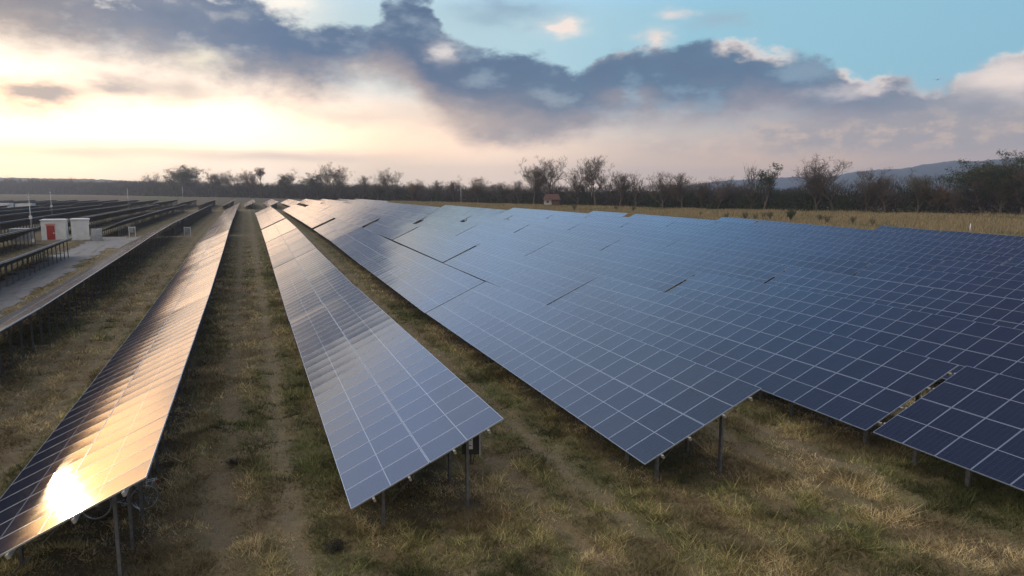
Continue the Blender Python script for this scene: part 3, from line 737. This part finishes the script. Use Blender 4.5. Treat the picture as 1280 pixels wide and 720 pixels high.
# ------------------------------------------------------------------ trees
bark = mat('bark', (.085, .066, .052), .9, 0, .3, .8); twigm = mat('twigs', (.105, .080, .062), .9, 0, .3, .3)
def limb(out, p, d, L, r, seg, bend):
    pts = [p]; q = Vector(p); d = Vector(d)
    for i in range(seg):
        d = (d + Vector((random.gauss(0, bend), random.gauss(0, bend), random.gauss(0, bend) + .06))).normalized(); q = q + d * (L / seg); pts.append(q.copy())
    for i in range(seg):
        r0 = r * (1 - .75 * i / seg); r1 = r * (1 - .75 * (i + 1) / seg); out.append((pts[i], pts[i + 1], r0, r1))
    return pts, d
def bare_tree(seed, spread_=.75, depth=5, slim=False, droop=0):
    """unit-height tree: big limbs and twig mesh"""
    random.seed(seed); big = []; tw = []; tips = []
    def grow(p, d, L, r, lv):
        out = big if lv < 3 else tw
        pts, dd = limb(out, p, d, L, r, 4 if lv < 3 else 3, .12 + .05 * lv)
        if lv >= depth: tips.append(pts[-1]); return
        nb = [4, 5, 4, 4, 3, 3][lv] if lv else (10 if not slim else 9)
        for i in range(nb):
            t = random.uniform(.25 if lv else (.16 if not slim else .12), 1.0); k = min(int(t * (len(pts) - 1)), len(pts) - 2); base = pts[k].lerp(pts[k + 1], t * (len(pts) - 1) - k)
            a = random.uniform(0, 2 * PI); s = spread_ * random.uniform(.6, 1.25)
            side = Vector((math.cos(a), math.sin(a), 0)); nd = (dd * (1 - s * .35) + side * s + Vector((0, 0, .42 - droop))).normalized()
            grow(base, nd, L * random.uniform(.50, .70) * (1.3 if lv == 0 else 1), r * (1 - .7 * t) * .62 + .0006, lv + 1)
    grow(Vector((0, 0, -.02)), Vector((random.gauss(0, .04), random.gauss(0, .04), 1)), .50 if not slim else .8, .024, 0)
    zmax = max(max(a.z, c.z) for a, c, _, _ in big + tw)
    def mk(L, n, name, m, rmin):
        mb = MB()
        for a, c, r0, r1 in L: mb.tube(a / zmax, c / zmax, max(r0, rmin), max(r1, rmin * .7), n, cap=False)
        return mb.mesh(name, [m])
    return mk(big, 5, 'trunk', bark, .0034), mk(tw, 3, 'crown', twigm, .0012), [q / zmax for q in tips], tw, zmax
BARE = [bare_tree(s, sp, 5) for s, sp in ((1, .8), (2, .7), (3, .9), (4, .65))]
SLIM = [bare_tree(9, .38, 3, True), bare_tree(12, .45, 3, True)]
def leafmat(name, cols):
    m = bpy.data.materials.new(name); m.use_nodes = True; b = NB(m.node_tree); p = m.node_tree.nodes['Principled BSDF']
    n = b.noise(b.n('ShaderNodeTexCoord').outputs['Object'], 7, 3, .6); n2 = b.noise(b.n('ShaderNodeTexCoord').outputs['Object'], 40, 2)
    c = b.mix(b.step(n, .35, .65), cols[0], cols[1]); c = b.mix(b.mul(b.step(n2, .5, .7), .6), c, cols[2]); b.put(p.inputs['Base Color'], c); p.inputs['Roughness'].default_value = .8; p.inputs['Specular IOR Level'].default_value = .2
    return m
LG = leafmat('dark_green_leaves', [(.030, .042, .022), (.050, .070, .032), (.09, .11, .05)])
LB = leafmat('brown_leaves', [(.10, .058, .032), (.165, .095, .046), (.22, .13, .06)])
LO = leafmat('olive_leaves', [(.075, .075, .04), (.12, .11, .06), (.17, .16, .09)])
def leaves(centres, n, rad, size, seed, name, m, flat=.8):
    r = np.random.default_rng(seed); C = np.array([tuple(c) for c in centres]); pick = r.integers(0, len(C), n)
    P = C[pick] + r.normal(0, 1, (n, 3)) * rad * np.array([1, 1, flat])
    a = r.normal(0, 1, (n, 3)); a /= np.linalg.norm(a, axis=1)[:, None]; c = np.cross(a, r.normal(0, 1, (n, 3))); c /= np.linalg.norm(c, axis=1)[:, None]
    s = size * r.uniform(.6, 1.4, (n, 1)); V = np.stack([P - a * s, P + c * s * .6, P + a * s, P - c * s * .6], 1).reshape(-1, 3)
    F = np.arange(4 * n).reshape(-1, 4); return fastmesh(name, V, F, [m])
def leafy(seed, m, n, rad, size, lo=.3):
    tr, cr, tips, _, _ = BARE[seed % 4]; random.seed(seed + 40)
    tips = [q for q in tips if q.z > lo]; cent = random.sample(tips, min(len(tips), 420))
    return tr, leaves(cent, n, rad, size, seed, 'crown', m)
GREEN = [leafy(1, LG, 9000, .022, .009, .15), leafy(2, LG, 9000, .024, .009, .12)]
BROWN = [leafy(0, LB, 4200, .018, .0075, .2), leafy(3, LB, 4200, .018, .0075, .2)]
OLIVE = [leafy(0, LO, 3600, .022, .0075, .1)]
# round crown on a bare stem
def ball():
    random.seed(3); mb = MB()
    for i in range(4): mb.tube((random.gauss(0, .004), 0, -.02 + i * .2), (random.gauss(0, .006), 0, .18 + i * .2), .014 - i * .002, .012 - i * .002, 6)
    for i in range(14):
        a = random.uniform(0, 6.28); mb.tube((0, 0, random.uniform(.5, .75)), (.13 * math.cos(a), .13 * math.sin(a), random.uniform(.72, .92)), .005, .002, 4)
    cent = [(random.gauss(0, .06), random.gauss(0, .06), random.uniform(.68, .93)) for _ in range(40)]
    return mb.mesh('trunk', [bark]), leaves(cent, 1800, .03, .011, 8, 'crown', LB)
BALL = ball()
def slimleaf():
    tr, cr, tips, _, _ = SLIM[0]; random.seed(2); return tr, leaves(random.sample(tips, min(60, len(tips))), 2600, .035, .012, 5, 'crown', LG)
SLIMD = slimleaf()
TREES = [('bare', -370, 1426, 30.5), ('bare', -286, 1320, 24.1), ('bare', -257, 1283, 26.1), ('green', -213, 1195, 18.0), ('bare', -154, 1051, 18.9), ('bare', -107, 935, 26.0), ('brown', -74, 858, 32.3), ('green', -49, 801, 30.0), ('brown', -28, 755, 27.4), ('bare', -8, 712, 24.2), ('brown', 3, 682, 25.0), ('ball', 12, 655, 25.7), ('olive', 31, 601, 23.7), ('green', 50, 547, 18.3), ('brown', 61, 512, 24.9), ('bare', 72, 476, 16.0), ('bare', 78, 454, 14.2), ('bare', 85, 433, 19.1), ('brown', 91, 412, 12.7), ('bare', 99, 387, 11.9), ('bare', 104, 369, 14.3), ('brown', 110, 345, 12.7), ('bare', 116, 325, 10.5), ('bare', 119, 311, 11.1),
 ('bare', 122, 300, 20.6), ('bare', 125, 289, 20.9), ('bare', 131, 272, 15.3), ('bare', 134, 262, 19.9), ('bare', 138, 249, 16.6), ('slim', 141, 242, 14.0), ('bare', 145, 229, 13.2), ('bare', 148, 221, 12.7), ('bare', 151, 213, 11.2), ('bare', 153, 207, 11.1), ('slim', 159, 197, 15.7), ('slimdark', 161, 193, 14.5), ('bare', 170, 179, 14.7), ('bare', 173, 175, 17.1), ('bare', 178, 167, 13.2), ('bare', 180, 162, 11.0), ('olive', 185, 155, 13.0), ('brown', 188, 151, 8.1), ('bare', 190, 147, 7.6), ('green', 194, 142, 13.4), ('green', 196, 138, 12.0), ('green', 199, 134, 15.4)]
WHERE = ['at the far left horizon', 'second along the far left horizon', 'third along the far left horizon', 'low on the far left horizon', 'rising alone where the left woods begin', 'left of the first tall leafy crown', 'leftmost tall crown above the misty woods', 'between two brown crowns above the misty woods', 'right of the dark crown above the misty woods', 'between the leafy crowns above the rows', 'just left of the round lollipop tree', 'above the sun-glint row', 'right of the lollipop tree', 'against the left side of the biggest brown crown', 'biggest crown above the middle rows', 'right of the biggest brown crown', 'second right of the biggest brown crown', 'fork-topped above the centre rows', 'small round crown above the centre', 'right of the small round crown', 'left of the round crown nearest the hut', 'round crown between the lollipop tree and hut', 'low, second left of the red-roofed hut pair', 'low, next left of the hut pair', 'left one of the pair behind the red-roofed hut', 'right one of the pair behind the red-roofed hut', 'left neighbour of the widest tree right of the hut', 'widest one right of the red-roofed hut', 'right neighbour of the widest tree', 'slim one right of the widest tree', 'fifth right of the red-roofed hut', 'sixth right of the red-roofed hut', 'seventh right of the red-roofed hut', 'last low one before the slim pair', 'left of the dark slim tree', 'where the distant hills begin', 'left of the tall one before the hills', 'tallest one before the hills', 'second right of the tallest before the hills', 'third right of the tallest before the hills', 'pale bushy one before the hills', 'low red-brown one before the hills', 'low one beside the dark green group', 'leftmost of the three dark green trees at right', 'middle of the three dark green trees at right', 'rightmost and tallest of the dark green trees']
KN = {'bare': ('bare_tree', 'bare leafless tree'), 'slim': ('bare_tree', 'slender leafless tree'), 'brown': ('leafy_tree', 'brown-leaved tree'), 'green': ('leafy_tree', 'dark green tree'), 'olive': ('leafy_tree', 'pale olive tree'), 'ball': ('leafy_tree', 'round-topped bare-stemmed tree'), 'slimdark': ('leafy_tree', 'narrow dark-leaved tree')}
for i, (k, x, y, h) in enumerate(TREES):
    random.seed(100 + i); nm, kd = KN[k]
    t = empty(nm, (x, y, gz(y)), random.uniform(0, 6.28)); tag(t, (kd + ' ' + WHERE[i]), 'tree', 'trees along the field edge')
    if k == 'bare': a, c = BARE[[0, 2, 1, 3][i % 4]][:2]
    elif k == 'slim': a, c = SLIM[1][:2]
    elif k == 'brown': a, c = BROWN[i % 2]
    elif k == 'green': a, c = GREEN[i % 2]
    elif k == 'olive': a, c = OLIVE[0]
    elif k == 'ball': a, c = BALL
    else: a, c = SLIMD
    h *= 1.07 if i < 43 else 1.16
    w = h * random.uniform(1.05, 1.32); s = (w, w, h)
    link('trunk', a, t, scale=s); link('crown', c, t, scale=s)
    if k in ('brown', 'olive', 'green') : link('branches', BARE[i % 4][1], t, scale=s)

# thicket: hedge and scrub reading as one mass along the edge of the field
PATH = [(-549, 1573), (-398, 1461), (-298, 1336), (-240, 1261), (-154, 1051), (-92, 896), (-44, 791), (-6, 706), (26, 616), (51, 545), (81, 447), (102, 375), (116, 323), (127, 282), (142, 240), (153, 206), (167, 183), (180, 163), (191, 146), (199, 134), (210, 117), (232, 92), (262, 70)]
TH = [20, 22, 17, 17, 15, 14, 12.5, 11.5, 10.5, 9.6, 8.6, 8.2, 8, 8, 8, 8.4, 9, 9.4, 9.8, 10.2, 10.6, 11, 11]
P_ = np.array(PATH, float); seg = np.linalg.norm(np.diff(P_, axis=0), axis=1)
dist_ = np.linalg.norm((P_[1:] + P_[:-1]) / 2, axis=1)
wgt = seg / dist_ * np.where(dist_ > 500, 1.0, 1.1); wgt /= wgt.sum()
def thicket(n, seed):
    r = np.random.default_rng(seed); k = r.choice(len(seg), n, p=wgt); t = r.random(n)[:, None]
    A = P_[k] * (1 - t) + P_[k + 1] * t; dirn = (P_[k + 1] - P_[k]) / seg[k][:, None]; nrm = np.c_[dirn[:, 1], -dirn[:, 0]]
    nrm = np.where((nrm * A).sum(1)[:, None] < 0, -nrm, nrm); back = r.random(n) ** 1.5
    D = np.linalg.norm(A, axis=1); A = A + nrm * (back * 22 * (D / 300) ** .5)[:, None]
    H0 = np.interp(k + t[:, 0], range(len(TH)), TH)
    s = D / 250
    lump = .55 + .50 * vnoise(A[:, 0], A[:, 1], 5.0 * 1, 2) * 1.0 + .40 * vnoise(A[:, 0], A[:, 1], 14, 5) + .15 * (back > .5)
    H = H0 * np.clip(lump, .4, 1.25) * (.62 + .38 * back)
    z = H * r.random(n) ** .75; topp = z > .72 * H
    P = np.c_[A, z + np.interp(A[:, 1], _yy, _zz)]
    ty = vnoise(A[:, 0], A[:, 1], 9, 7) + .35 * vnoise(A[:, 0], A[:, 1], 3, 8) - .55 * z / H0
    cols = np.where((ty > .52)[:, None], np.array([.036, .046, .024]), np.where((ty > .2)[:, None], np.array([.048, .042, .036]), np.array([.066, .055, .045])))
    cols = cols * r.uniform(.75, 1.25, (n, 1))
    core = r.random(n) < .34
    back = np.where(core, .35 + .5 * back, back); core = core & ~topp; leaf = ((r.random(n) < .5) & ~(topp & (r.random(n) < .8))) | core
    up = np.c_[r.normal(0, .30, n), r.normal(0, .30, n), np.ones(n)]; up /= np.linalg.norm(up, axis=1)[:, None]
    ran = r.normal(0, 1, (n, 3)); ran /= np.linalg.norm(ran, axis=1)[:, None]
    a = np.where(leaf[:, None], ran, up); c = np.cross(a, r.normal(0, 1, (n, 3))); c /= np.linalg.norm(c, axis=1)[:, None]
    la = np.where(core, .34, np.where(leaf, .17, .80))[:, None] * s[:, None] * r.uniform(.5, 1.5, (n, 1)); lc = np.where(core, .26, np.where(leaf, .11, .028))[:, None] * s[:, None]
    V = np.stack([P - a * la, P + c * lc, P + a * la, P - c * lc], 1).reshape(-1, 3)
    return V, np.arange(4 * n).reshape(-1, 4), np.repeat(cols, 4, axis=0)
V, F, C_ = thicket(520000, 4)
tag(link('thicket', fastmesh('thicket', V, F, [mat_tint('thicket_twigs')], colour=C_)), 'dark tangled thicket of scrub and hedge behind the solar rows', 'thicket', kind='stuff')

# dry crop standing in the field to the right
def blades(P, h, w, lean, cols, r):
    n = len(P); a = r.uniform(0, 2 * PI, n); d = np.c_[np.cos(a), np.sin(a), np.zeros(n)]
    l = r.normal(0, 1, (n, 3)) * lean; l[:, 2] = 0
    V = np.stack([P - d * w[:, None], P + d * w[:, None], P + l * h[:, None] + np.array([0, 0, 1.0]) * h[:, None]], 1).reshape(-1, 3)
    return V, np.arange(3 * n).reshape(-1, 3), np.repeat(cols, 3, axis=0)
r = np.random.default_rng(21); n = 150000
k = r.choice(np.arange(10, 21), n, p=(lambda w: w / w.sum())(np.array([wgt[i] for i in range(10, 21)]))); t_ = r.random(n)[:, None]; A = P_[k] * (1 - t_) + P_[k + 1] * t_
A = A * (1 - r.random(n)[:, None] * .52)
D = np.linalg.norm(A, axis=1)
edgeX = np.interp(A[:, 1], [0, 60, 78, 90, 103, 120, 137, 150, 165, 199, 250, 360], [93, 92, 88, 82, 80, 74, 74, 68, 66, 60, 56, 54])
okm = (A[:, 0] > edgeX)
A = A[okm]; D = D[okm]; n = len(A)
P = np.c_[A, np.interp(A[:, 1], _yy, _zz) - .03]; pat = vnoise(A[:, 0], A[:, 1], 10, 3)
cols = np.where((r.random(n) < .12 + .5 * (pat < .25))[:, None], np.array([.11, .12, .055]), np.array([.30, .235, .13])) * r.uniform(.55, 1.35, (n, 1))
V, F, C_ = blades(P, (.35 + .5 * r.random(n)) * np.clip(.6 + pat, .5, 1.4), .05 * D / 150, .30, cols, r)
tag(link('dry_crop', fastmesh('dry_crop', V, F, [mat_tint('dry_stalks', trans=.2)], colour=C_)), 'tan dry stalks covering the field between the panels and trees', 'crop', kind='stuff')

# single shrubs in the field
SHR = [(117, 131, 2.9, 'dark bush, tallest of those at the field edge'), (117, 138, 1.9, 'small dark bush just left of the tallest one'), (121, 145, 1.5, 'low pale bush, second left of the tallest one'), (106, 140, 1.7, 'low bush at the step in the panels'), (109, 137, 2.1, 'twiggy bush left of centre among the field bushes'), (112, 137, 1.6, 'faint bush in the middle of the field bushes'),
       (117, 122, 2.0, 'pale twiggy bush, first right of the tallest one'), (116, 119, 1.8, 'pale twiggy bush, second right of the tallest one'), (118, 114, 1.9, 'olive bush, third right of the tallest one'), (118, 109, 1.5, 'low olive bush, fourth right of the tallest one'), (103, 217, 2.4, 'olive bush just right of the red-roofed hut'), (116, 212, 1.5, 'tiny dark bush in the field, first right of the hut'), (117, 202, 1.7, 'tiny dark bush in the field, second right of the hut'), (113, 160, 1.2, 'low dark tuft in the middle of the field')]
def shrub_mesh(seed, m, n):
    random.seed(seed); mb = MB(); cent = []
    for i in range(26):
        a = random.uniform(0, 6.28); s = random.uniform(.1, .42); q = Vector((s * math.cos(a), s * math.sin(a), random.uniform(.45, .95))); mid_ = q * .5 + Vector((0, 0, .1))
        mb.tube((0, 0, 0), mid_, .02, .014, 4, cap=False); mb.tube(mid_, q, .014, .006, 3, cap=False); cent += [q, mid_.lerp(q, .5)]
    return mb.mesh('stem', [bark]), leaves(cent, n, .07, .035, seed, 'foliage', m)
SM = [shrub_mesh(1, LG, 1100), shrub_mesh(2, LO, 420), shrub_mesh(3, LG, 500)]
for i, (x, y, h, lab) in enumerate(SHR):
    t = empty('shrub', (x, y, gz(y)), i * 1.3); tag(t, lab, 'bush', 'bushes in the dry field')
    a, c = SM[0] if i == 0 else SM[1 + (('dark' in lab) * 1)]
    link('stem', a, t, scale=(h, h, h)); link('foliage', c, t, scale=(h, h, h))

# ------------------------------------------------------------------ grass on the near ground
r = np.random.default_rng(33)
def grass(n, rmin, rmax, hs, ws, seed, thr=0.0):
    r = np.random.default_rng(seed)
    rad = rmin * (rmax / rmin) ** r.random(n); a = np.radians(r.uniform(-19, 60, n)); X = rad * np.sin(a); Y = rad * np.cos(a)
    # clumping
    cl = vnoise(X, Y, .5, 5) * .6 + vnoise(X, Y, 1.6, 6) * .4
    keep = (r.random(n) < (.25 + 1.1 * cl) * np.clip((118 - rad) / 50, 0, 1)) & ~onroad(X, Y) & (vnoise(X, Y, .8, 41) * .6 + vnoise(X, Y, .3, 42) * .4 > thr)
    X, Y, rad, cl = X[keep], Y[keep], rad[keep], cl[keep]; n = len(X)
    Z = np.interp(Y, _yy, _zz) + relief(X, Y) - .01
    u = np.mod(X - LOWX, PITCH); under = (u > .5) & (u < 3.5) & (Y > 16)
    trk = (np.exp(-((u - 5.0) / .40) ** 2) + np.exp(-((u - 6.7) / .40) ** 2)) * (Y > 13)
    wet = vnoise(X, Y * .35, 1.6, 12) * .55 + vnoise(X, Y, 5, 13) * .45 + .12 * ((u > 7.0) | (u < .4)) - .10 * trk
    g = wet + r.normal(0, .07, n)
    cols = np.where((g > .62)[:, None], np.array([.130, .135, .054]), np.where((g > .5)[:, None], np.array([.290, .250, .105]), np.where((r.random(n) < .5)[:, None], np.array([.470, .375, .200]), np.array([.340, .255, .140]))))
    dk_ = np.clip((vnoise(X, Y, 1.1, 15) - .30) * 3.2, 0, 1) * np.clip((vnoise(X, Y, .45, 16) - .16) * 4, 0, 1)
    cols = cols * (.52 + .82 * dk_)[:, None] * r.uniform(.6, 1.4, (n, 1))
    h = hs * (np.minimum(rad, 60) / 20) ** .22 * (.35 + 1.0 * cl) * (1 - .6 * np.clip(trk, 0, 1)) * np.where(under, .6, 1)
    w = ws * (rad / 20) ** .72 * np.ones(n)
    return blades(np.c_[X, Y, Z], h * r.uniform(.5, 1.3, n), w, .9, cols, r)
V, F, C_ = grass(600000, 13, 110, .135, .012, 3)
V2, F2, C2 = grass(420000, 13, 75, .27, .013, 9, .60)
V, F, C_ = np.r_[V, V2], np.r_[F, F2 + len(V)], np.r_[C_, C2 * 1.1]
tag(link('grass', fastmesh('grass', V, F, [mat_tint('grass_blades', trans=.25)], colour=C_)), 'rough dry brown and green grass covering the ground between rows', 'grass', kind='stuff')

# dark weeds clumps in front of the centre row
def weed(x, y, s, lab, m):
    t = empty('weed_clump', (x, y, gz(y) - .02), x); tag(t, lab, 'weed', 'dark weed clumps in the grass')
    random.seed(int(x * 10)); cent = [(random.gauss(0, .35), random.gauss(0, .35), random.uniform(.1, .6)) for _ in range(26)]
    mb = MB()
    for c in cent: mb.tube((c[0] * .3, c[1] * .3, 0), c, .012, .005, 4, cap=False)
    mb.build('stem', bark, t, scale=(s, s, s)); link('foliage', leaves(cent, 900, .14, .05, int(abs(x * 7)) + 1, 'foliage', m, .5), t, scale=(s, s, s))
DW = mat('dark_weeds', (.030, .028, .022), .9, 0, .4, 4)
weed(1.55, 15.95, .34, 'dark dead weed clump in the grass below the centre row corner', DW)
weed(-.75, 22.4, .30, 'dark weed clump in the lane left of the centre row', DW)

# ------------------------------------------------------------------ bird
t = empty('bird', (70.0, 57.5, 20.0), R(30)); t.scale = (.7,) * 3; tag(t, 'tiny dark bird flying under the blue gap at upper right', 'bird')
mb = MB()
prf = [(-.30, .012), (-.18, .045), (-.02, .075), (.12, .06), (.20, .045), (.26, .04), (.32, .012)]
for (x0, r0), (x1, r1) in zip(prf, prf[1:]): mb.tube((x0, 0, 0), (x1, 0, 0), r0, r1, 8, cap=False)
for s in (-1, 1):
    P4 = [(.12, 0, .03), (.20, s * .30, .14), (.02, s * .62, .10), (-.06, s * .30, .12), (-.06, 0, .03)]
    mb.poly(P4); mb.poly([(q[0], q[1], q[2] - .015) for q in reversed(P4)])
mb.poly([(-.28, -.02, 0), (-.46, -.09, 0), (-.46, .09, 0), (-.28, .02, 0)])
mb.build('body', dk, t)

# ------------------------------------------------------------------ haze
hz = MB(); hz.box((0, 1700, 66), (3900, 2200, 70)); vm = bpy.data.materials.new('haze'); vm.use_nodes = True; vn = vm.node_tree; vn.nodes.clear()
pv = vn.nodes.new('ShaderNodeVolumePrincipled'); pv.inputs['Color'].default_value = (.80, .86, .97, 1); pv.inputs['Density'].default_value = .00021; pv.inputs['Anisotropy'].default_value = .35
vo_ = vn.nodes.new('ShaderNodeOutputMaterial'); vn.links.new(pv.outputs[0], vo_.inputs['Volume'])
h = hz.build('haze', vm); tag(h, 'pale evening haze thickening towards the distant woods and hills', 'haze', kind='stuff')
